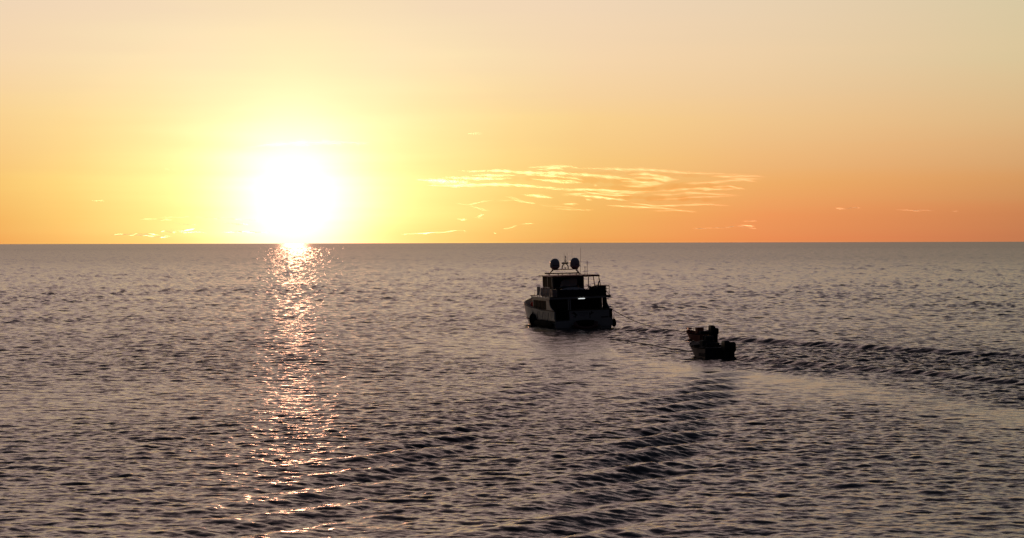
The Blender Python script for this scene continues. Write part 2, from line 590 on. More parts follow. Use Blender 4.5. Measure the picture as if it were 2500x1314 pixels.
    h += 0.09 * f2 * np.exp(-((d2 + 2.6 + wob) / 0.8) ** 2) + 0.10 * f2 * np.exp(-((d2 - 3.0 + wob) / 0.9) ** 2)
    for off, am, wd in ((-3.4, 0.12, 0.5), (-5.6, 0.10, 0.45), (-8.2, 0.12, 0.55), (-10.5, 0.08, 0.45), (-13.0, 0.09, 0.5)):
        h += 0.8 * am * f1 * np.exp(-((d1 - off + wob * 0.9 + 0.4 * np.sin(t1 * (31 + off) + off)) / wd) ** 2) * np.clip((d3 + 1.0) / 2.0, 0, 1)
    Zf[act] = h
    DXf[act] = -dx * 0.8
    DYf[act] = -dy * 0.8
    far = 1 - np.clip((Rr.ravel() - 3500) / 1700, 0, 1)
    Zf *= far
    P = np.stack([Xf + DXf * far, Yf + DYf * far, Zf], axis=1).astype(np.float32)
    idx = np.arange(nr * nc).reshape(nr, nc)
    a = idx[:-1, :]
    b = idx[1:, :]
    an, bn = np.roll(a, -1, axis=1), np.roll(b, -1, axis=1)
    quads = np.stack([a, an, bn, b], axis=-1).reshape(-1, 4)
    # orientation: azimuth grows clockwise -> flip so that normals point up
    quads = quads[:, ::-1]
    me = bpy.data.meshes.new('sea')
    nq = len(quads)
    centre = len(P)
    P = np.vstack([P, [[0, 0, 0]]]).astype(np.float32)
    tri = np.stack([np.full(nc, centre), np.roll(idx[0], -1), idx[0]], axis=-1)
    me.vertices.add(len(P))
    me.vertices.foreach_set('co', P.ravel())
    me.loops.add(nq * 4 + nc * 3)
    me.loops.foreach_set('vertex_index', np.concatenate([quads.ravel(), tri.ravel()]).astype(np.int32))
    me.polygons.add(nq + nc)
    me.polygons.foreach_set('loop_start', np.concatenate([np.arange(nq) * 4, nq * 4 + np.arange(nc) * 3]).astype(np.int32))
    me.update(calc_edges=True)
    me.shade_smooth()
    at = me.attributes.new('ripple', 'FLOAT', 'POINT')
    al0 = 0.016
    lost = np.clip(lost, 0, 1)
    alpha = np.append(np.interp(Rr.ravel(), [200, 450, 1000, 3000], [al0, 0.024, 0.050, 0.062]), [])
    rough = np.append(np.sqrt(np.clip(alpha, 0, 1)), 0.35).astype(np.float32)
    at.data.foreach_set('value', rough)
    m = bpy.data.materials.new('sea_water')
    m.use_nodes = True
    nt = m.node_tree
    bs = nt.nodes['Principled BSDF']
    bs.inputs['Base Color'].default_value = (0.050, 0.044, 0.048, 1)
    bs.inputs['IOR'].default_value = 1.333
    bs.inputs['Anisotropic'].default_value = 0.7          # ripples are steeper along the wind than across it
    tv = nt.nodes.new('ShaderNodeCombineXYZ')
    tv.inputs[1].default_value = 1.0
    nt.links.new(tv.outputs[0], bs.inputs['Tangent'])
    atn = nt.nodes.new('ShaderNodeAttribute')
    atn.attribute_name = 'ripple'
    nt.links.new(atn.outputs['Fac'], bs.inputs['Roughness'])
    tc = nt.nodes.new('ShaderNodeTexCoord')
    mp = nt.nodes.new('ShaderNodeMapping')
    mp.inputs['Scale'].default_value = (0.8, 1.5, 1.0)
    nt.links.new(tc.outputs['Object'], mp.inputs[0])
    n1 = nt.nodes.new('ShaderNodeTexNoise')
    n1.inputs['Scale'].default_value = 2.6
    n1.inputs['Detail'].default_value = 3
    nt.links.new(mp.outputs[0], n1.inputs['Vector'])
    bp = nt.nodes.new('ShaderNodeBump')
    bp.inputs['Strength'].default_value = 1.0
    bp.inputs['Distance'].default_value = 0.04
    nt.links.new(n1.outputs['Fac'], bp.inputs['Height'])
    nt.links.new(bp.outputs[0], bs.inputs['Normal'])
    me.materials.append(m)
    o = bpy.data.objects.new('sea', me)
    C.objects.link(o)
    tag(o, 'calm open sea with small ripples, golden where the sun glitters', kind='structure')
    print('sea verts', len(P), 'slopes', slev)


build_sea()


# ------------------------------------------------------------------ clouds
def cloud_mat(name, col, dens, g, absorb=False):
    m = bpy.data.materials.new(name)
    m.use_nodes = True
    nt = m.node_tree
    nt.nodes.clear()
    out = nt.nodes.new('ShaderNodeOutputMaterial')
    if absorb:
        v = nt.nodes.new('ShaderNodeVolumeAbsorption')
    else:
        v = nt.nodes.new('ShaderNodeVolumeScatter')
        v.inputs['Anisotropy'].default_value = g
    v.inputs['Color'].default_value = (*col, 1)
    v.inputs['Density'].default_value = dens
    nt.links.new(v.outputs[0], out.inputs['Volume'])
    return m


CLOUD_H = 1200.0
MV = cloud_mat('cloud_veil', (0.97, 0.72, 0.45), 0.00020, 0, True)
MC2 = cloud_mat('thin_vapour', (0.97, 0.90, 0.58), 0.00008, 0.86)
MC = cloud_mat('cloud_vapour', (0.97, 0.90, 0.58), 0.00024, 0.86)


def cloud_pt(px, py):
    hy = 596.0 - 6.0 * px / 2500.0
    D = CLOUD_H * F / (hy - py)
    return Vector(((px - 1250.0) / F * D, D, CAM_H + CLOUD_H)), D / F


def wisp(mb, pts, thick, rs):
    """a flat ragged streamer of vapour; pts in photo pixels, thick in pixels"""
    dense = []
    for (x0, y0), (x1, y1) in zip(pts, pts[1:]):
        n = max(2, int(abs(x1 - x0) / 7))
        for i in range(n):
            dense.append((x0 + (x1 - x0) * i / n, y0 + (y1 - y0) * i / n))
    dense.append(pts[-1])
    n = len(dense)
    ph = [rs.uniform(0, 6.28) for _ in range(4)]
    secs = []
    for i, (x, y) in enumerate(dense):
        u = i / (n - 1)
        yy = y + 0.8 * math.sin(x * 0.05 + ph[0]) + 0.6 * math.sin(x * 0.13 + ph[1])
        w = thick * (max(0.02, math.sin(math.pi * min(1, max(0, u)))) ** 0.6) * (0.72 + 0.22 * math.sin(x * 0.09 + ph[2]) + 0.2 * math.sin(x * 0.23 + ph[3]))
        w = max(w * 1.25, 0.12)
        c, s = cloud_pt(x, yy)
        vert = w * s * 0.5
        dep = w * s * 9.0
        ring = []
        for k in range(8):
            a = 2 * math.pi * k / 8
            ring.append((c.x, c.y + dep * math.cos(a), c.z + vert * math.sin(a)))
        secs.append(ring)
    mb.loft(secs)


def cloud(strands, label, name='cloud', veils=(), soft=1.0, thin=False):
    root = None
    rs = random.Random(len(strands) * 31 + int(strands[0][0][0][0]))
    cx = sum(p[0] for p in strands[0][0]) / len(strands[0][0])
    cy = sum(p[1] for p in strands[0][0]) / len(strands[0][0])
    base, _ = cloud_pt(cx, cy)
    root = empty(name, base, label, 'cloud')
    for pts, th in veils:
        mb = MB()
        wisp(mb, pts, th, rs)
        o = mb.build('veil', MV, root, smooth=True)
        o.location = -base
    for pts, th in strands:
        for k, (ks, dy) in enumerate(((2.6 if len(strands) > 20 else 1.5, 0.4), (1.9, 0.25), (1.15, 0.0), (0.6, -0.15))):
            jit = [(x + rs.uniform(-2, 2), y + rs.uniform(-0.5, 0.5) * ks + dy * th * 0.3) for x, y in pts]
            mb = MB()
            wisp(mb, jit, th * ks * soft, rs)
            o = mb.build('wisp', MC2 if (k == 0 or thin) else MC, root, smooth=True)
            o.location = -base
    return root


def cz(pts, th):                      # strand measured on the enlarged crop of the cloud bank
    return ([(900 + x / 2.2727, 370 + y / 2.2727) for x, y in pts], th)


main = [cz(p, t) for p, t in (
    ([(495, 108), (700, 106), (880, 116), (1120, 122), (1360, 138), (1440, 152)], 3.4),
    ([(880, 90), (1000, 84), (1120, 84), (1190, 98)], 2.8),
    ([(930, 100), (1040, 94), (1090, 98)], 2.6),
    ([(1180, 90), (1320, 100), (1500, 98), (1640, 106), (1770, 116)], 2.4),
    ([(1340, 100), (1430, 108), (1560, 104), (1700, 118), (1900, 124), (2100, 128)], 1.8),
    ([(560, 130), (680, 134), (830, 132)], 2.8),
    ([(410, 144), (560, 148), (700, 154), (800, 148)], 3.2),
    ([(262, 156), (360, 162), (460, 166), (560, 170)], 4.4),
    ([(380, 178), (560, 186), (720, 182), (860, 190), (960, 196), (1080, 204)], 3.2),
    ([(320, 186), (480, 192), (640, 188)], 2.4),
    ([(870, 136), (1010, 132), (1130, 150), (1200, 164)], 2.8),
    ([(900, 152), (1000, 160), (1100, 172), (1190, 170)], 3.2),
    ([(1060, 160), (1150, 166), (1170, 180)], 2.6),
    ([(960, 204), (1120, 210), (1300, 214), (1480, 226), (1600, 222)], 2.8),
    ([(1180, 132), (1300, 138), (1400, 150), (1500, 156)], 2.8),
    ([(1440, 124), (1560, 128), (1620, 140), (1720, 156)], 3.2),
    ([(1470, 146), (1580, 148), (1660, 160), (1730, 158)], 3.2),
    ([(1400, 160), (1520, 172), (1640, 176)], 3.0),
    ([(1480, 184), (1560, 186), (1650, 178)], 2.8),
    ([(1400, 190), (1500, 196), (1620, 192)], 2.2),
    ([(1740, 180), (1850, 172), (1960, 166), (2080, 160), (2160, 168)], 2.8),
    ([(1890, 134), (2010, 140), (2120, 136), (2205, 140)], 2.6),
    ([(2000, 150), (2100, 154), (2190, 152)], 2.4),
    ([(1260, 226), (1400, 232), (1540, 232)], 2.0),
    ([(1170, 212), (1230, 232), (1330, 242), (1480, 244)], 2.2),
    ([(1560, 222), (1700, 216), (1820, 204), (1960, 212), (2060, 204), (2100, 212)], 2.8),
    ([(1900, 200), (2000, 194), (2080, 206)], 2.4),
    ([(1560, 236), (1680, 240), (1760, 230), (1900, 236), (2040, 242)], 2.0),
    ([(1120, 244), (1240, 250), (1360, 262), (1440, 276)], 2.6),
    ([(1080, 240), (1160, 236), (1220, 232)], 2.4),
    ([(1570, 264), (1720, 262), (1880, 250), (2080, 244)], 1.6),
    ([(1200, 262), (1240, 270)], 2.0),
    ([(850, 240), (940, 246), (1030, 258)], 2.6),
    ([(1080, 290), (1160, 294)], 1.8),
    ([(1250, 186), (1270, 188)], 2.0),
    ([(1310, 300), (1470, 306), (1600, 312), (1720, 322)], 1.8),
    ([(1440, 284), (1580, 300), (1700, 300), (1900, 292), (2010, 304)], 2.0),
    ([(1560, 328), (1700, 326), (1830, 336)], 1.3),
)]
veil = [cz(p, t) for p, t in (
    ([(700, 150), (1000, 150), (1400, 165), (1700, 150)], 16),
    ([(900, 130), (1200, 118), (1600, 130), (2080, 140)], 10),
    ([(1200, 200), (1500, 205), (1800, 195), (2100, 200)], 18),
    ([(1250, 250), (1600, 260), (2000, 270)], 12),
)]
cloud(main, 'wide bank of thin bright cloud streaks above the yacht', veils=veil)
low = [cz(p, t) for p, t in (
    ([(480, 292), (560, 294), (640, 276), (700, 268)], 2.0),
    ([(760, 250), (800, 256), (850, 276), (930, 292)], 3.0),
    ([(700, 276), (800, 270), (900, 286)], 2.0),
    ([(560, 300), (620, 318), (670, 330)], 2.4),
    ([(600, 330), (640, 350), (590, 366)], 2.2),
    ([(480, 374), (520, 378), (545, 376)], 2.6),
    ([(590, 368), (640, 370)], 1.6),
    ([(1030, 316), (1120, 322), (1250, 326)], 2.0),
    ([(940, 296), (1040, 306), (1180, 316)], 1.4),
)]
cloud(low, 'faint loose wisps left of and under the large cloud bank', thin=True, soft=0.9)
cloud([cz([(170, 458), (300, 454), (430, 446), (530, 434)], 1.4), cz([(520, 440), (545, 446)], 1.4)], 'thin pale streak low over the horizon just right of the sun', thin=True, soft=0.9)
cloud([cz([(740, 432), (790, 420), (830, 408)], 0.8), cz([(845, 402), (920, 400)], 1.1), cz([(690, 452), (715, 454)], 0.9)], 'small dim streaks low between the sun and the yacht')
cloud([cz([(1780, 430), (1940, 424), (2050, 414), (2160, 430)], 1.2), cz([(2080, 388), (2160, 386)], 1.4), cz([(2060, 410), (2140, 418)], 1.2)], 'dim reddish streaks low over the horizon right of the yacht')
cloud([([(1140, 326.5), (1160, 325.5), (1178, 326)], 2.2)], 'tiny lone bright cloud fleck high above the cloud bank')
cloud([([(226, 491.5), (243, 490.5), (257, 490)], 2.0)], 'tiny bright cloud fleck in the far left sky')
cloud([([(394, 413), (412, 412.5), (430, 414)], 1.2)], 'very faint cloud fleck to the left of the sun and highest there')
cloud([([(2038, 508.5), (2062, 510), (2085, 508), (2104, 508)], 2.4)], 'small flat peach cloud in the right sky, nearer the yacht')
cloud([([(2188, 513), (2220, 513.5), (2260, 513.5), (2284, 514.5)], 1.8), ([(2322, 515.5), (2340, 516)], 1.4)], 'small long peach cloud streak in the far right sky')


def cy_(pts, th):
    return ([(x / 3.5714, 470 + y / 3.5714) for x, y in pts], th)


left = [cy_(p, t) for p, t in (
    ([(1215, 230), (1300, 236), (1400, 238), (1500, 238)], 2.4),
    ([(1330, 218), (1480, 222), (1700, 214)], 1.2),
    ([(1500, 250), (1560, 276), (1640, 282), (1740, 286)], 2.0),
    ([(1450, 316), (1520, 330), (1620, 332), (1700, 318), (1780, 322)], 1.8),
    ([(1400, 346), (1440, 340), (1500, 352), (1540, 342)], 1.8),
    ([(1540, 346), (1660, 350), (1760, 346), (1810, 352)], 1.6),
    ([(930, 372), (1080, 368), (1200, 362), (1330, 364), (1400, 372)], 1.8),
    ([(1120, 372), (1260, 376), (1400, 384), (1500, 380)], 1.5),
    ([(1470, 422), (1600, 420), (1700, 422)], 1.0),
    ([(1280, 386), (1400, 396), (1460, 390)], 1.2),
)]
cloud(left, 'low wispy cloud streaks over the horizon left of the sun', thin=True, soft=0.9)

cloud([([(596, 361), (680, 352), (780, 348), (860, 348), (915, 352)], 7.0)], 'long thin bright veil of cloud just above the setting sun', thin=True, soft=0.9)
cloud([([(470, 530), (540, 532), (600, 536), (640, 540)], 3.0)], 'bright streak of cloud touching the left side of the sun glare', thin=True, soft=0.9)
cloud([([(536, 543), (570, 546), (610, 548)], 4.0)], 'short bright cloud scrap just left of the sun low down', thin=True, soft=0.9)
cloud([([(540, 566), (600, 566), (660, 568)], 3.0)], 'thin bright cloud streak lowest at the left of the sun', thin=True, soft=0.9)

# ------------------------------------------------------------------ the yacht
yacht = empty('motor_yacht', YL, 'large white two deck motor yacht seen from astern with twin satellite domes', 'motor yacht')
yacht.rotation_euler = (0, 0, 0)
Ymat = Matrix.Translation(YL) @ Matrix.Rotation(R(YAW), 4, 'Z') @ Matrix.Rotation(R(-YROLL), 4, 'Y')
yacht.matrix_world = Ymat
Yinv = Ymat.inverted()
camR = cam.matrix_world.to_3x3()


def Q(cx, cy, b):
    """measured spot on the enlarged stern view -> point in the yacht's own axes at b metres forward of the transom"""
    px, py = 1250 + cx / 5.473, 600 + cy / 5.473
    d = camR @ Vector(((px - 1250) / F, -(py - 657) / F, -1.0))
    o = Yinv @ Vector((0, 0, CAM_H))
    dl = Yinv.to_3x3() @ d
    t = (b - o.y) / dl.y
    return o + dl * t


def hb(b):      # half beam at deck
    return float(np.interp(b, [0, 1, 4, 9, 11.5, 14, 16, 17.6], [2.95, 3.02, 3.1, 3.1, 2.85, 2.0, 1.0, 0.08]))


def hw(b):      # half beam at waterline
    return float(np.interp(b, [0, 1, 4, 9, 11.5, 14, 16, 17.6], [2.82, 2.85, 2.88, 2.8, 2.4, 1.35, 0.5, 0.03]))


def sheer(b):
    return float(np.interp(b, [0, 4, 9, 12, 15, 17.6], [1.72, 1.74, 1.95, 2.15, 2.35, 2.5]))


bs_ = [0, 0.6, 1.2, 2, 3, 4, 5, 6, 7, 8, 9, 10, 11, 12, 13, 14, 15, 16, 17, 17.6]
DECK = 0.72
secs = []
for b in bs_:
    w0, w1 = hw(b), hb(b)
    wd = w0 + (w1 - w0) * 0.42
    rake = -0.0
    secs.append([(-w0 * 0.55, b, -0.9), (-w0 * 0.95, b, -0.35), (-w0, b, 0.05), (-wd, b, DECK), (wd, b, DECK), (w0, b, 0.05), (w0 * 0.95, b, -0.35), (w0 * 0.55, b, -0.9)])
MB().loft(secs).build('hull', M['gel'], yacht, smooth=True)
for sgn, lab in ((-1, 'bulwark'), (1, 'bulwark')):
    secs = []
    for b in bs_:
        w0, w1, sh = hw(b), hb(b), sheer(b)
        wd = w0 + (w1 - w0) * 0.42
        th = 0.10 if b < 17 else 0.03
        secs.append([(sgn * wd, b, DECK), (sgn * (wd + (w1 - wd) * 0.6), b, (DECK + sh) / 2), (sgn * w1, b, sh), (sgn * (w1 - th), b, sh), (sgn * (wd - th * 0.6), b, DECK)])
    MB().loft(secs).build('bulwark', M['gel'], yacht, smooth=True)
    MB().tube([(sgn * (hb(b) - 0.03), b, sheer(b) + 0.025) for b in bs_], 0.05, 6).build('cap_rail', M['wood'], yacht, smooth=True)
    MB().tube([(sgn * (hw(b) + (hb(b) - hw(b)) * 0.42 + 0.03), b, DECK) for b in bs_ if b < 17.5], 0.05, 6).build('rub_rail', M['black'], yacht, smooth=True)
MB().loft([[(-(hw(b) * 0.96 + 0.02), b, -0.3), (-(hw(b) + 0.015), b, 0.02), (-(hw(b) + 0.018), b, 0.14)] for b in bs_], False, False, False).build('boot_stripe', M['bottom'], yacht)
# transom: solid panel right of the boarding opening
aL = -1.42
MB().box((aL, -0.07, 0.12), (2.93, 0.09, 1.74), 0.03).build('transom_panel', M['gel'], yacht)
MB().box((aL - 0.05, -0.12, 1.74), (2.95, 0.14, 1.80), 0.02).build('transom_rail', M['wood'], yacht)
MB().box((-2.86, -0.05, 0.1), (aL - 0.004, 0.06, 0.70), 0.02).build('boarding_step', M['gel'], yacht)
MB().box((-1.3, -0.55, 0.30), (1.4, -0.075, 0.36), 0.02).build('swim_platform', M['wood'], yacht)
# swoosh-shaped side wings from the upper deck down to the bulwark
for sgn in (-1, 1):
    a = sgn * 2.86
    prof = [(0.15, 1.70), (0.3, 1.80), (0.8, 1.9), (1.3, 2.12), (1.62, 2.45), (1.75, 2.84), (2.75, 2.84), (2.75, 0.9), (0.12, 0.9)]
    MB().prism([(a, b, z) for b, z in prof], (sgn * 0.09, 0, 0)).build('side_wing', M['gel'], yacht)
MB().prism([(2.85, b, z) for b, z in ((0.9, 1.82), (1.2, 1.95), (1.7, 2.83), (2.75, 2.83), (2.75, 0.9), (0.9, 0.9))], (-0.03, 0, 0)).build('wing_shade_sheet', M['dark'], yacht)  # added dark sheet, gives the inner starboard wing its shade
# main deck house
MB().box((-2.80, 2.76, DECK), (2.80, 8.1, 2.84)).build('deck_house', M['gel'], yacht)
MB().box((-2.55, 2.70, 0.78), (2.55, 2.755, 2.72)).build('bulkhead', M['interior'], yacht)
d = MB().box((-1.9, 2.64, 0.78), (-0.9, 2.695, 2.6), 0.02).build('saloon_door', M['glass'], yacht)
MB().box((-1.05, 2.60, 1.55), (-0.98, 2.637, 1.75)).build('handle', M['steel'], d)
for x0, x1 in ((-0.7, 0.4), (0.5, 1.45), (1.55, 2.45)):
    MB().box((x0, 2.65, 1.55), (x1, 2.695, 2.55), 0.02).build('window', M['tint'], yacht)
for b0, b1 in ((3.1, 3.85), (4.0, 5.1), (5.25, 6.4), (6.55, 7.8)):
    for sgn in (-1, 1):
        a = sgn * 2.803
        w = MB().box((min(a, a + sgn * 0.03), b0, 1.80), (max(a, a + sgn * 0.03), b1, 2.66), 0.008).build('window', M['tint'], yacht)
# cockpit furniture
t_ = empty('cockpit_table', (0.2, 1.7, DECK), parent=yacht)
MB().box((-0.7, -0.4, 0.70), (0.7, 0.4, 0.75), 0.02).build('table_top', M['wood'], t_)
MB().tube([(0, 0, 0), (0, 0, 0.7)], 0.05, 8).build('pedestal', M['steel'], t_)
MB().box((-0.2, 0.25, DECK), (2.5, 0.75, 1.16), 0.05).build('stern_bench', M['dark'], yacht)
for a in (-1.42, -1.24):
    MB().box((a - 0.05, 0.18, 1.8), (a + 0.05, 0.28, 2.845)).build('deck_post', M['gel'], yacht)
MB().box((2.62, -0.10, 0.95), (2.90, -0.075, 1.68)).build('stern_vent', M['black'], yacht)
MB().box((1.75, -0.10, 0.98), (2.48, -0.075, 1.06)).build('stern_grab_slot', M['black'], yacht)

# upper deck slab
MB().box((-3.12, 0.85, 2.845), (3.12, 7.6, 3.06), 0.04).build('upper_deck', M['gel'], yacht)
MB().box((-3.16, 0.80, 3.06), (3.16, 0.90, 3.11)).build('deck_edge_trim', M['wood'], yacht)
lamp = empty('deck_lamp', Q(931, 707, 0.80), parent=yacht)
MB().box((-0.33, -0.015, -0.032), (0.33, 0.05, 0.032), 0.015).build('tube', M['lit'], lamp)
MB().box((-0.36, 0.052, -0.055), (0.36, 0.085, 0.055)).build('housing', M['steel'], lamp)
# rails round the upper deck
for sgn in (-1, 1):
    a = sgn * 3.02
    for b in np.arange(1.0, 5.9, 1.15):
        MB().tube([(a, b, 3.06), (a, b, 4.02)], 0.022, 6).build('stanchion', M['steel'], yacht)
    for z in (3.4, 3.72, 4.02):
        MB().tube([(a, 1.0, z), (a, 5.6, z)], 0.018, 6).build('guard_rail', M['steel'], yacht)
for a in np.arange(-3.0, 3.05, 1.0):
    MB().tube([(a, 1.0, 3.06), (a, 1.0, 4.0)], 0.02, 6).build('stanchion', M['steel'], yacht)
for z in (3.4, 3.72, 4.0):
    MB().tube([(-3.02, 1.0, z), (3.02, 1.0, z)], 0.018, 6).build('guard_rail', M['steel'], yacht)
# dark canvas dodger along the aft rail
n = 26
top, bot = [], []
for i in range(n + 1):
    a = -2.3 + i * 4.9 / n
    z = 3.82 + 0.03 * math.sin(i * 1.7) - 0.10 * math.sin(math.pi * i / n)
    top.append((a, 0.93 + 0.02 * math.sin(i * 0.9), z))
    bot.append((a, 0.95 + 0.03 * math.sin(i * 1.3), 3.08))
MB().loft([[t, (t[0], t[1] + 0.03, t[2]), (b[0], b[1] + 0.03, b[2]), b] for t, b in zip(top, bot)]).build('canvas_dodger', M['dark'], yacht)

# upper cabin with soft-sided enclosure
x0, x1 = -2.25, 1.02
MB().box((x0, 2.85, 3.06), (x1, 6.3, 3.75)).build('helm_base', M['gel'], yacht)
cab = empty('helm_enclosure', (0, 0, 0), parent=yacht)
for a, b in ((x0 + 0.06, 2.9), (x1 - 0.06, 2.9), (x0 + 0.06, 6.2), (x1 - 0.06, 6.2), (x0 + 0.06, 4.5)):
    MB().box((a - 0.06, b - 0.06, 3.75), (a + 0.06, b + 0.06, 5.0)).build('corner_post', M['gel'], cab)
MB().box((x0 + 0.12, 2.88, 3.76), (x1 - 0.12, 2.91, 4.98)).build('aft_screen', M['glass'], cab)
MB().box((x0 + 0.02, 2.97, 3.76), (x0 + 0.05, 4.42, 4.98)).build('side_screen', M['tint'], cab)
MB().box((x0 + 0.02, 4.58, 3.76), (x0 + 0.05, 6.1, 4.98)).build('side_screen', M['tint'], cab)
MB().box((x1 - 0.05, 2.97, 3.76), (x1 - 0.02, 6.1, 4.98)).build('side_screen', M['dark'], cab)
MB().box((x0 + 0.12, 6.16, 4.3), (x1 - 0.12, 6.19, 4.98)).build('windscreen', M['glass'], cab)
# pale panel standing in for a reflection on the clear aft screen
pts = [(660, 480), (700, 455), (790, 436), (850, 428), (868, 450), (872, 500), (860, 535), (760, 545), (690, 540), (640, 560)]
MB().prism([tuple(Q(x, y, 2.84)) for x, y in pts], (0, 0.03, 0)).build('screen_reflection', M['tarp'], cab)
# dark canvas side curtain on the right and slanting roof poles
for (ax, ay), (bx, by), b in (((1020, 415), (1022, 562), 2.6), ((1088, 412), (1108, 565), 2.5), ((1158, 410), (1186, 540), 2.3), ((455, 420), (438, 560), 6.6), ((480, 420), (468, 560), 6.0)):
    MB().tube([tuple(Q(ax, ay, b)), tuple(Q(bx, by, b))], 0.045, 8).build('roof_pole', M['frame'], yacht)
# hardtop
ht = MB()
for lo, hi in (((-2.42, 2.2, 5.0), (2.42, 7.2, 5.1)),):
    ht.box(lo, hi, 0.04)
hto = ht.build('hardtop', M['roof'], yacht)
MB().box((-2.46, 2.14, 4.93), (2.46, 2.2, 5.03)).build('hardtop_fascia', M['frame'], hto)
for k in range(11):
    MB().box((0.9 + k * 0.145, 2.12, 4.90), (0.97 + k * 0.145, 2.137, 4.93)).build('eyelet', M['steel'], hto)
# roof rack and mast platform
BZ = 5.2
rack = empty('mast_frame', (0, 0, 0), parent=yacht)
MB().tube([tuple(Q(435, 368, BZ)), tuple(Q(600, 371, BZ)), tuple(Q(900, 362, BZ))], 0.05, 8).build('cross_bar', M['frame'], rack)
MB().tube([tuple(Q(445, 376, BZ + .9)), tuple(Q(895, 368, BZ + .9))], 0.035, 8).build('cross_bar', M['frame'], rack)
for x in (500, 618, 672, 775, 860, 905):
    p = Q(x, 374, BZ)
    MB().tube([tuple(p), (p.x, p.y, 5.09)], 0.045, 6).build('short_post', M['frame'], rack)
MB().tube([tuple(Q(495, 376, BZ)), tuple(Q(550, 326, BZ))], 0.045, 8).build('sloping_leg', M['frame'], rack)
MB().tube([tuple(Q(480, 392, BZ - .7)), tuple(Q(540, 326, BZ - .5))], 0.03, 8).build('sloping_leg', M['frame'], rack)
MB().tube([tuple(Q(862, 320, BZ)), tuple(Q(912, 380, BZ))], 0.05, 8).build('sloping_leg', M['frame'], rack)
MB().tube([tuple(Q(850, 320, BZ - .5)), tuple(Q(892, 372, BZ - .5))], 0.03, 8).build('sloping_leg', M['frame'], rack)
pA, pB = Q(545, 324, BZ), Q(866, 319, BZ)
MB().box((pA.x, BZ - 0.45, pA.z - 0.03), (pB.x, BZ + 0.45, pA.z + 0.05), 0.015).build('platform', M['frame'], rack)
PZ = pA.z + 0.05
# domes


def dome(cx, cy_top, cy_bot, lean=0.0):
    c = Q(cx, cy_bot, BZ)
    zt = Q(cx, cy_top, BZ).z
    hgt = zt - PZ
    d = empty('satellite_dome', (c.x, BZ, PZ), parent=yacht)
    r = 0.485
    prof = [(0.27, 0.0), (0.30, 0.03), (0.40, 0.14), (0.47, 0.22)]
    MB().lathe(0, 0, prof).build('dome_base', M['dome'], d, smooth=True)
    pr = [(0.49, 0.222), (0.495, 0.26), (r, 0.5)]
    for k in range(1, 11):
        t = k / 10 * math.pi / 2
        pr.append((max(0.01, r * math.cos(t) ** 0.85), 0.52 + (hgt - 0.52) * math.sin(t) ** 0.95))
    cap = MB().lathe(0, 0, pr, 32).build('dome_cap', M['dome'], d, smooth=True)
    return d


d1_ = dome(575, 170, 320)
d2_ = dome(842, 158, 305)
# faint dark lettering bands, a row of small illegible characters following the curved cap


def letters(parent, ang0, ang1, z, hgt, n, r=0.492, big_first=False):
    o = MB()
    for k in range(n):
        a0 = ang0 + (ang1 - ang0) * k / n
        a1 = a0 + (ang1 - ang0) / n * 0.7
        hh = hgt * (1.2 if big_first and k < 1 else 1.0)
        ps = []
        for rr in (r, r + 0.006):
            for a, zz in ((a0, z), (a1, z), (a1, z + hh), (a0, z + hh)):
                ps.append((rr * math.sin(a), -rr * math.cos(a), zz))
        o.hexa(ps)
    return o.build('dome_lettering', M['grey'], parent)


letters(d1_, R(-38), R(52), 0.34, 0.09, 7, big_first=True)
letters(d2_, R(-8), R(50), 0.40, 0.07, 6)
# radar arch, scanner, light mast
arch = empty('radar_arch', (0, 0, 0), parent=yacht)
for dx in (-3, 8):
    pts = [Q(668 + dx * 0.6, 318, BZ), Q(670 + dx * .6, 280, BZ), Q(682 + dx * .5, 256, BZ), Q(702, 245, BZ)]
    MB().tube([tuple(p) for p in pts], 0.035, 8).build('arch_leg', M['frame'], arch, smooth=True)
    pts = [Q(750 + dx * 0.6, 316, BZ), Q(748 + dx * .6, 278, BZ), Q(738 + dx * .5, 254, BZ), Q(716, 245, BZ)]
    MB().tube([tuple(p) for p in pts], 0.035, 8).build('arch_leg', M['frame'], arch, smooth=True)
pa, pb = Q(672, 245, BZ), Q(744, 222, BZ)
MB().box((pa.x, BZ - 0.3, pa.z), (pb.x, BZ + 0.3, pb.z), 0.04).build('radar_scanner', M['black'], arch)
MB().tube([tuple(Q(712, 222, BZ)), tuple(Q(712, 140, BZ))], 0.03, 6).build('light_mast', M['black'], arch)
MB().tube([tuple(Q(698, 203, BZ)), tuple(Q(714, 215, BZ)), tuple(Q(732, 202, BZ))], 0.03, 6).build('spreader', M['black'], arch)
p = Q(713, 150, BZ)
MB().ellipsoid(tuple(p), (0.05, 0.05, 0.12), 10, 6).build('anchor_light', M['black'], arch)
p = Q(713, 190, BZ)
MB().ellipsoid(tuple(p), (0.045, 0.045, 0.09), 10, 6).build('anchor_light', M['black'], arch)
p = Q(715, 296, BZ)
MB().ellipsoid(tuple(p), (0.12, 0.12, 0.04), 12, 6).tube([tuple(p), (p.x, p.y, PZ)], 0.03, 6).build('gps_antenna', M['frame'], arch)
for x, yt, yb, r in ((697, 82, 318, 0.012), (735, 84, 222, 0.012), (915, 24, 380, 0.014), (802, 25, 160, 0.007)):
    MB().tube([tuple(Q(x, yb, BZ)), tuple(Q(x, yt, BZ))], [r * 1.3, r * 0.8], 6).build('whip_antenna', M['frame'], yacht)
for x, yt, b in ((1005, 200, 4.0), (975, 280, 3.6)):
    q0, q1 = Q(x, 385, b), Q(x, yt, b)
    MB().tube([(q0.x, q0.y, 5.09), tuple(q1)], 0.022, 6).build('thin_mast', M['frame'], yacht)
q = Q(975, 284, 3.6)
MB().ellipsoid(tuple(q), (0.07, 0.07, 0.05), 10, 6).build('navigation_light', M['frame'], yacht)
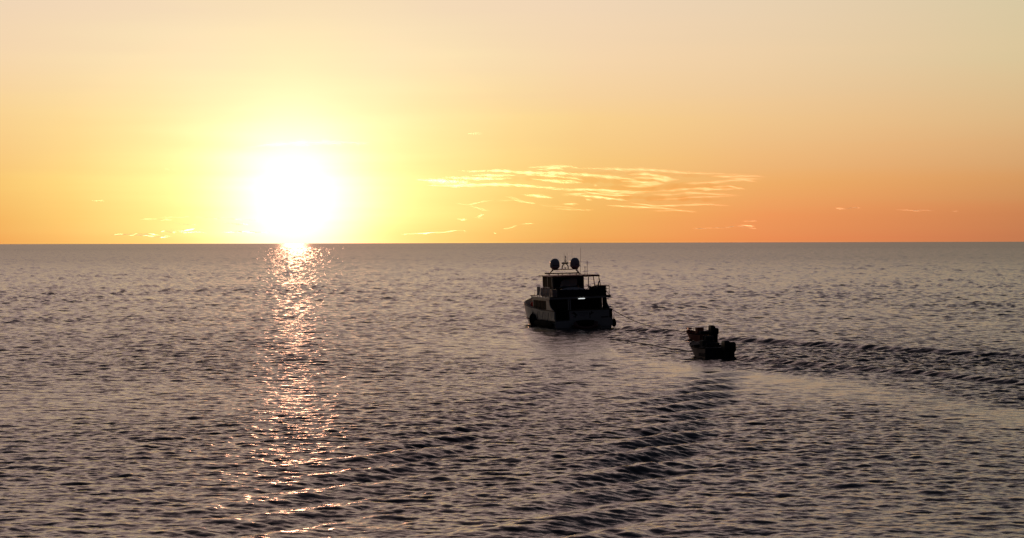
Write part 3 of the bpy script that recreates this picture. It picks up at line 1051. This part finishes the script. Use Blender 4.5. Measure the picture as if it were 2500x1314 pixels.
MB().tube([tuple(Q(916, 214, BZ)), tuple(Q(1005, 216, 4.0))], 0.006, 5).build('aerial_wire', M['frame'], yacht)
for y in (226, 245):
    MB().tube([tuple(Q(995, y, 4.0)), tuple(Q(1016, y + 2, 4.0))], 0.014, 5).build('spreader', M['frame'], yacht)

# marlin emblems and the faint lines of lettering between them
marlin = [(780, 895), (800, 897), (812, 896), (822, 882), (828, 890), (840, 893), (852, 905), (860, 922), (858, 938), (852, 948), (856, 965), (846, 956), (842, 951), (818, 954), (822, 946), (842, 944), (846, 934), (838, 922), (820, 910), (800, 905)]
MB().prism([tuple(Q(x, y, -0.078)) for x, y in marlin], (0, -0.006, 0)).build('marlin_emblem', M['ink'], yacht)
marlin2 = [(1102, 888), (1084, 894), (1074, 890), (1062, 872), (1056, 880), (1050, 905), (1048, 925), (1058, 915), (1072, 904), (1086, 899)]
MB().prism([tuple(Q(x, y, -0.078)) for x, y in marlin2], (0, -0.006, 0)).build('marlin_emblem', M['ink'], yacht)
tail = [(1040, 882), (1032, 900), (1033, 925), (1038, 940), (1036, 960), (1042, 972), (1046, 955), (1044, 930), (1046, 905)]
MB().prism([tuple(Q(x, y, -0.078)) for x, y in tail], (0, -0.006, 0)).build('emblem_tail', M['ink'], yacht)
MB().prism([tuple(Q(x, y, -0.078)) for x, y in ((862, 910), (868, 912), (873, 930), (870, 940), (863, 930))], (0, -0.006, 0)).build('emblem_fin', M['ink'], yacht)


def text_row(x0, x1, y, tilt, h, n):
    o = MB()
    rs = random.Random(int(x0 + y))
    x = x0
    while x < x1:
        w = rs.uniform(0.55, 1.0) * (x1 - x0) / n
        yy = y + (x - x0) * tilt
        o.prism([tuple(Q(a, b, -0.078)) for a, b in ((x, yy), (x + w * .72, yy - .2), (x + w * .72, yy - h), (x, yy - h))], (0, -0.005, 0))
        x += w
    return o


for r_ in ((885, 1020, 898, -0.05, 7, 16), (890, 1018, 918, -0.05, 6, 14), (912, 972, 938, -0.05, 5, 8)):
    text_row(*r_).build('transom_lettering', M['grey'], yacht)

# things on and around the yacht


def at_world(o):
    o.matrix_world = Ymat @ o.matrix_world
    return o


def draped(b0, b1, z0, z1, seed, label):
    rs = random.Random(seed)
    n, m = 12, 6
    g = MB()
    secs = []
    ph = rs.uniform(0, 6)
    for i in range(n + 1):
        u = i / n
        b = b0 + (b1 - b0) * u
        ring = []
        for j in range(m + 1):
            v = j / m
            z = z1 - (z1 - z0 + 0.12 * math.sin(5 * u + ph)) * v
            pinch = (0.5 - u) * (b1 - b0) * 0.25 * v
            ring.append((-3.05 - 0.05 * math.sin(9 * u + ph) * v - 0.04, b + pinch, z))
        ring2 = [(p[0] + 0.03, p[1], p[2]) for p in ring[::-1]]
        secs.append(ring + ring2)
    g.loft(secs)
    o = g.build('hanging_cloth', M['cloth'], smooth=True)
    tag(o, label, 'cloth', 'pale cloths on the port rail')
    return at_world(o)


draped(4.3, 5.4, 3.12, 4.02, 1, 'broad pale cloth hanging on the port upper rail, foremost of four')
draped(3.2, 4.05, 3.10, 3.95, 2, 'second pale cloth from the front on the port upper rail')
draped(2.2, 2.95, 3.12, 3.92, 3, 'third pale cloth from the front on the port upper rail')
draped(1.0, 1.95, 3.10, 3.98, 4, 'aftmost pale cloth on the port upper rail')

# covered dinghy lying across the upper deck behind the dodger
g = MB()
secs = []
for i in range(15):
    u = i / 14
    a = -1.9 + 3.1 * u
    s = math.sin(math.pi * min(max(u * 0.96 + 0.02, 0), 1)) ** 0.5
    zc = 3.52 - 0.12 * u
    secs.append([(a, 1.75 + 0.55 * s * math.cos(t), zc + 0.50 * s * max(-0.6, math.sin(t))) for t in np.linspace(0, 2 * math.pi, 12, endpoint=False)])
o = g.loft(secs).build('covered_dinghy', M['tarp'], smooth=True)
tag(o, 'low dinghy under a grey cover lying across the aft upper deck', 'dinghy')
at_world(o)
# tall dark covered crane/barbecue box at starboard corner
dz = empty('covered_deck_box', label='tall black covered box at the starboard corner of the upper deck', cat='deck box')
pts = [(1125, 690), (1130, 575), (1165, 540), (1185, 530), (1262, 532), (1258, 560), (1256, 600), (1262, 650), (1272, 690)]
b_ = MB().prism([tuple(Q(x, y, 1.1)) for x, y in pts], (0, 1.5, 0)).build('cover', M['dark'], dz)
MB().tube([tuple(Q(1262, 560, 1.05)), tuple(Q(1258, 640, 1.0)), tuple(Q(1262, 680, 1.0))], 0.02, 5).build('lashing', M['rope'], dz)
at_world(dz)
pl = MB().tube([tuple(Q(1258, 600, 1.0)), tuple(Q(1290, 640, 0.9)), tuple(Q(1302, 672, 0.9))], 0.02, 5).build('davit_line', M['rope'], yacht)
# folded parasol or fishing rods leaning by the box
for k, (xa, ya, xb, yb) in enumerate(((1140, 560, 1160, 480), (1150, 560, 1163, 470))):
    MB().tube([tuple(Q(xa, ya, 1.9)), tuple(Q(xb, yb, 1.9))], 0.05, 6).build('furled_awning', M['dark'], yacht)
# clutter along upper rail between cabin and box
for x in (1040, 1062, 1085):
    p = Q(x, 545, 2.2)
    MB().box((p.x - 0.07, 2.1, 3.2), (p.x + 0.07, 2.3, p.z + random.uniform(-.05, .1)), 0.02).build('deck_chair_back', M['dark'], yacht)
MB().tube([tuple(Q(1000, 536, 2.3)), tuple(Q(1135, 548, 2.3))], 0.025, 6).build('guard_rail', M['frame'], yacht)
MB().box((-0.0, 1.9, 3.06), (2.9, 3.4, 3.62), 0.05).build('deck_locker', M['dark'], yacht)

# small bits at the bow: red buoy on the foredeck
o = MB().ellipsoid((0, 0, 0), (0.2, 0.2, 0.24), 14, 8).build('red_buoy', M['orange'], smooth=True)
o.matrix_world = Ymat @ Matrix.Translation(Q(272, 780, 9.6))
tag(o, 'round red buoy on the port foredeck rail of the yacht', 'buoy')
MB().tube([tuple(Q(245, 668, 8.6)), tuple(Q(300, 662, 8.6)), tuple(Q(345, 672, 8.6))], 0.05, 6).build('awning_arm', M['frame'], yacht)
MB().tube([tuple(Q(275, 672, 8.3)), tuple(Q(295, 700, 8.2)), tuple(Q(292, 760, 8.2))], 0.03, 6).build('awning_stay', M['frame'], yacht)
for x in (300, 330, 352, 380, 415, 455):      # fender lanyards hanging from the upper rail
    b = 8.4 - (x - 290) / 35.0
    MB().tube([tuple(Q(x + 8, 600, b)), tuple(Q(x, 690, b)), tuple(Q(x - 6, 800 + (x % 7) * 4, b))], 0.018, 5).build('hanging_line', M['rope'], yacht)
MB().tube([tuple(Q(x, y, 8.6 - (x - 250) / 40)) for x, y in ((250, 905), (290, 890), (330, 878), (360, 876))], 0.035, 6).build('fender_line', M['rope'], yacht)
MB().tube([tuple(Q(x, y, 8.6 - (x - 250) / 40)) for x, y in ((362, 892), (400, 902), (440, 915), (470, 925))], 0.035, 6).build('fender_line', M['rope'], yacht)


def fender(cx, cy, b, rx, rz, label, a_off=0):
    e = empty('boat_fender', label=label, cat='fender', group='black fenders hanging on the yacht')
    p = Q(cx, cy, b)
    MB().ellipsoid((0, 0, 0), (rx, rx, rz), 18, 12).build('fender_body', M['black'], e, smooth=True)
    MB().tube([(0, 0, rz * 0.95), (0, 0, rz + 0.12)], 0.05, 8).build('eye', M['black'], e)
    MB().tube([(0, 0, rz + 0.1), (0.08, 0.05, rz + 0.55)], 0.02, 5).build('lanyard', M['rope'], e)
    e.matrix_world = Ymat @ Matrix.Translation(p)
    return e


fender(278, 985, 7.3, 0.36, 0.62, 'black sausage fender low on the port side, the foremost one')
fender(318, 990, 6.7, 0.36, 0.60, 'black sausage fender low on the port side, just behind the foremost')
fender(1362, 1030, 0.6, 0.24, 0.42, 'black fender at the starboard stern corner of the yacht')
# long dark float lashed along the port waterline
g = MB()
secs = []
for i in range(17):
    u = i / 16
    b = 0.2 + 6.4 * u
    s = max(0.12, math.sin(math.pi * (0.06 + 0.88 * u)) ** 0.45)
    rz, ra = 0.38 * s, 0.26 * s
    secs.append([(-3.08 + ra * math.cos(t), b, 0.40 + 0.06 * u + rz * math.sin(t)) for t in np.linspace(0, 2 * math.pi, 14, endpoint=False)])
e = empty('side_float', label='long dark inflatable float lashed along the port waterline of the yacht', cat='float')
g.loft(secs).build('float_tube', M['black'], e, smooth=True)
for u in (1.4, 3.4, 5.2):
    MB().tube([(-3.3, u, 0.55), (-3.22, u, 0.9), (-3.1, u, 1.6)], 0.02, 5).build('lashing', M['rope'], e)
e.matrix_world = Ymat.copy()

# dark red inflatable moored under the transom
e = empty('inflatable_dinghy', label='dark red rounded inflatable tucked under the transom at the waterline', cat='inflatable')
pts = []
for t in np.linspace(-0.25, math.pi + 0.25, 22):
    pts.append((0.02 + 1.05 * math.cos(t), -0.5 - 0.35 * abs(math.sin(t)) ** 0.7, 0.42 - 0.42 * math.sin(t)))
MB().tube(pts, [0.2] * len(pts), 12).build('tube', M['pvc'], e, smooth=True)
MB().ellipsoid((0.02, -0.42, 0.38), (1.0, 0.3, 0.36), 20, 10).build('cover', M['black'], e, smooth=True)
MB().tube([(-0.9, -0.35, 0.66), (0.0, -0.3, 0.74), (0.95, -0.35, 0.66)], 0.09, 8).build('upper_tube', M['black'], e, smooth=True)
e.matrix_world = Ymat.copy()


# ------------------------------------------------------------------ tenders
def small_hull(L, beam, free, bowrise, mat, parent, thick=0.07):
    bs = np.linspace(0, 1, 15)
    outer, inner = [], []
    for u in bs:
        w = beam / 2 * (1 - max(0, (u - 0.35) / 0.65) ** 2.2) * (0.93 + 0.07 * min(1, u / 0.3))
        w = max(w, 0.03)
        wl = w * (0.86 - 0.35 * u)
        z1 = free + bowrise * u ** 2.4
        y = u * L
        yb = y - 0.12 * L * u ** 3
        outer.append([(-wl * 0.2, yb, -0.22 + 0.2 * u ** 3), (-wl, yb, 0.04 + .1 * u ** 3), (-w, y, z1), (-w + thick if w > thick * 1.3 else -w * 0.4, y, z1),
                      (-wl + thick if wl > 2 * thick else -wl * 0.3, yb, 0.16 + .1 * u ** 2), (wl - thick if wl > 2 * thick else wl * 0.3, yb, 0.16 + .1 * u ** 2),
                      (w - thick if w > thick * 1.3 else w * 0.4, y, z1), (w, y, z1), (wl, yb, 0.04 + .1 * u ** 3), (wl * 0.2, yb, -0.22 + 0.2 * u ** 3)])
    o = MB().loft(outer).build('hull', mat, parent, smooth=True)
    MB().box((-beam * 0.46, -0.02, 0.1), (beam * 0.46, 0.06, free + 0.02), 0.01).build('transom', mat, parent)
    rail = [(-o_[2][0] * 0 + o_[2][0], o_[2][1], o_[2][2] + 0.02) for o_ in outer]
    rail2 = [(-p[0], p[1], p[2]) for p in rail]
    MB().tube(rail, 0.045, 6).build('gunwale', M['black'], parent, smooth=True)
    MB().tube(rail2, 0.045, 6).build('gunwale', M['black'], parent, smooth=True)


def outboard(parent, x, y, z, s=1.0, name='outboard_motor'):
    e = empty(name, (x, y, z), parent=parent)
    MB().loft([[(-0.17 * s * k, -0.3 * s * k + off, zz), (0.17 * s * k, -0.3 * s * k + off, zz), (0.2 * s * k, 0.1 * s * k + off, zz), (0.12 * s * k, 0.24 * s * k + off, zz), (-0.12 * s * k, 0.24 * s * k + off, zz), (-0.2 * s * k, 0.1 * s * k + off, zz)]
               for zz, k, off in ((0.0, 0.85, 0), (0.10 * s, 1.05, 0), (0.46 * s, 1.05, 0), (0.57 * s, 0.92, 0.02), (0.61 * s, 0.7, 0.03))]).build('cowling', M['engine'], e, smooth=True)
    MB().box((-0.13 * s, -0.24 * s, -0.75 * s), (0.13 * s, 0.1 * s, -0.003), 0.03).build('leg', M['engine'], e)
    MB().box((-0.12 * s, 0.1 * s, -0.3 * s), (0.12 * s, 0.26 * s, -0.05 * s), 0.01).build('bracket', M['steel'], e)


# farther tender
T1 = empty('tender_boat', label='smaller dark red tender with bow post, towed farther from the camera', cat='tender')
L1 = 3.9
small_hull(L1, 1.7, 0.62, 0.16, M['hullred'], T1)
MB().box((-0.10, L1 - 0.42, 0.68), (0.10, L1 - 0.22, 1.02), 0.02).box((-0.2, L1 - 0.46, 0.92), (0.2, L1 - 0.16, 1.06), 0.02).build('bow_post', M['hullred'], T1)
for sx in (-1, 1):
    MB().tube([(sx * 0.10, L1 - 0.3, 0.98), (sx * 0.45, L1 - 1.0, 0.98), (sx * 0.66, L1 - 1.9, 0.94), (sx * 0.7, L1 - 2.5, 0.92)], 0.028, 6).build('side_rail', M['frame'], T1, smooth=True)
    for k, (xx, yy, zt) in enumerate(((0.28, 0.65, 0.98), (0.5, 1.2, 0.97), (0.63, 1.75, 0.95), (0.70, 2.4, 0.92))):
        MB().tube([(sx * xx, L1 - yy, 0.66), (sx * xx, L1 - yy, zt)], 0.024, 6).build('rail_post', M['frame'], T1)
MB().box((-0.45, 1.0, 0.2), (0.15, 1.5, 1.18), 0.05).build('console', M['hullred'], T1)
MB().box((-0.6, 1.9, 0.25), (0.6, 2.2, 0.6), 0.03).build('thwart', M['wood'], T1)
MB().box((-0.5, 0.25, 0.25), (0.75, 0.75, 0.9), 0.08).build('stern_seat', M['dark'], T1)
outboard(T1, 0.22, -0.22, 0.72, 1.1)
outboard(T1, 0.62, -0.2, 0.62, 0.9)
T1.location = (16.35, 166.3, -0.02)
T1.rotation_euler = (0, 0, R(21))

# nearer tender
T2 = empty('tender_boat', label='larger black and cream tender with tall console, towed nearest the camera', cat='tender')
L2 = 5.0
small_hull(L2, 2.15, 0.78, 0.22, M['hulltan'], T2, 0.09)
MB().box((-0.95, 0.1, 0.2), (0.95, 1.5, 0.86), 0.06).build('stern_cover', M['dark'], T2)
MB().box((-1.06, -0.06, 0.0), (1.06, -0.022, 0.84), 0.015).build('transom_plate', M['dark'], T2)
MB().box((-0.45, 1.9, 0.2), (0.5, 2.6, 1.28), 0.08).build('console', M['dark'], T2)
MB().box((-0.16, 2.0, 1.285), (0.46, 2.45, 1.58), 0.06).build('console_top', M['dark'], T2)
MB().box((-0.2, 2.5, 1.25), (0.5, 2.53, 1.62), 0.01).build('windscreen', M['glass'], T2)
MB().box((-0.3, 1.5, 0.85), (0.7, 1.85, 1.12), 0.06).build('helm_seat', M['dark'], T2)
MB().box((-0.75, 3.0, 0.6), (0.75, 3.4, 0.68), 0.02).build('thwart', M['hulltan'], T2)
MB().loft([[(-w, y, z), (0, y, z + 0.12), (w, y, z), (0, y, z - .02)] for y, w, z in ((3.3, 0.85, 0.84), (3.9, 0.6, 0.9), (4.5, 0.3, 0.95), (4.85, 0.08, 1.0))]).build('bow_cover', M['dark'], T2)
MB().tube([(0, 4.8, 0.95), (0, 4.8, 1.14)], 0.05, 8).build('bow_cleat', M['steel'], T2)
outboard(T2, 0.35, -0.32, 0.60, 1.25)
outboard(T2, 0.82, -0.30, 0.56, 1.15)
for k in range(3):
    MB().tube([(-0.9 + 0.3 * k, 0.5, 0.86), (-0.6 + 0.4 * k, 0.9, 0.95), (0.1 + .3 * k, 1.2, 0.9)], 0.07, 8).build('lashed_gear', M['black'], T2, smooth=True)
T2.location = (14.65, 141.0, -0.02)
T2.rotation_euler = (0, 0, R(17))
bpy.context.view_layer.update()


# ------------------------------------------------------------------ tow lines
def line(name, a, b, sag, r, label, n=28, floor=None):
    pts = []
    for i in range(n + 1):
        t = i / n
        p = a.lerp(b, t)
        p.z -= sag * 4 * t * (1 - t)
        if floor is not None:
            p.z = max(p.z, floor)
        pts.append(tuple(p))
    o = MB().tube(pts, r, 6).build(name, M['rope'])
    return tag(o, label, 'rope', 'tow lines behind the yacht')


cleat = Ymat @ Q(1328, 846, 0.1)
bow1 = T1.matrix_world @ Vector((0, L1 - 0.1, 0.72))
line('tow_rope', cleat, bow1, 0.55, 0.032, 'dark tow rope hanging from the yacht stern corner to the farther tender', floor=0.03)
bow2 = T2.matrix_world @ Vector((0, L2 - 0.35, 0.35))
gx_, gy_ = ground(1492, 831)
mid = Vector((gx_, gy_, 0.10))
st = Ymat @ Vector((1.6, -0.1, 0.25))
pts = [st, st.lerp(mid, 0.3) + Vector((0, 0, -0.35)), st.lerp(mid, 0.8) + Vector((0, 0, -0.3)), mid]
for i in range(1, 25):
    t = i / 24
    p = mid.lerp(bow2, t)
    p.z = 0.10 + 0.10 * math.sin(math.pi * t) + (bow2.z - 0.1) * t ** 6
    pts.append(p)
o = MB().tube([tuple(p) for p in pts], 0.042, 6).build('tow_rope', M['rope'])
tag(o, 'dark tow rope skimming the water to the nearer tender', 'rope', 'tow lines behind the yacht')
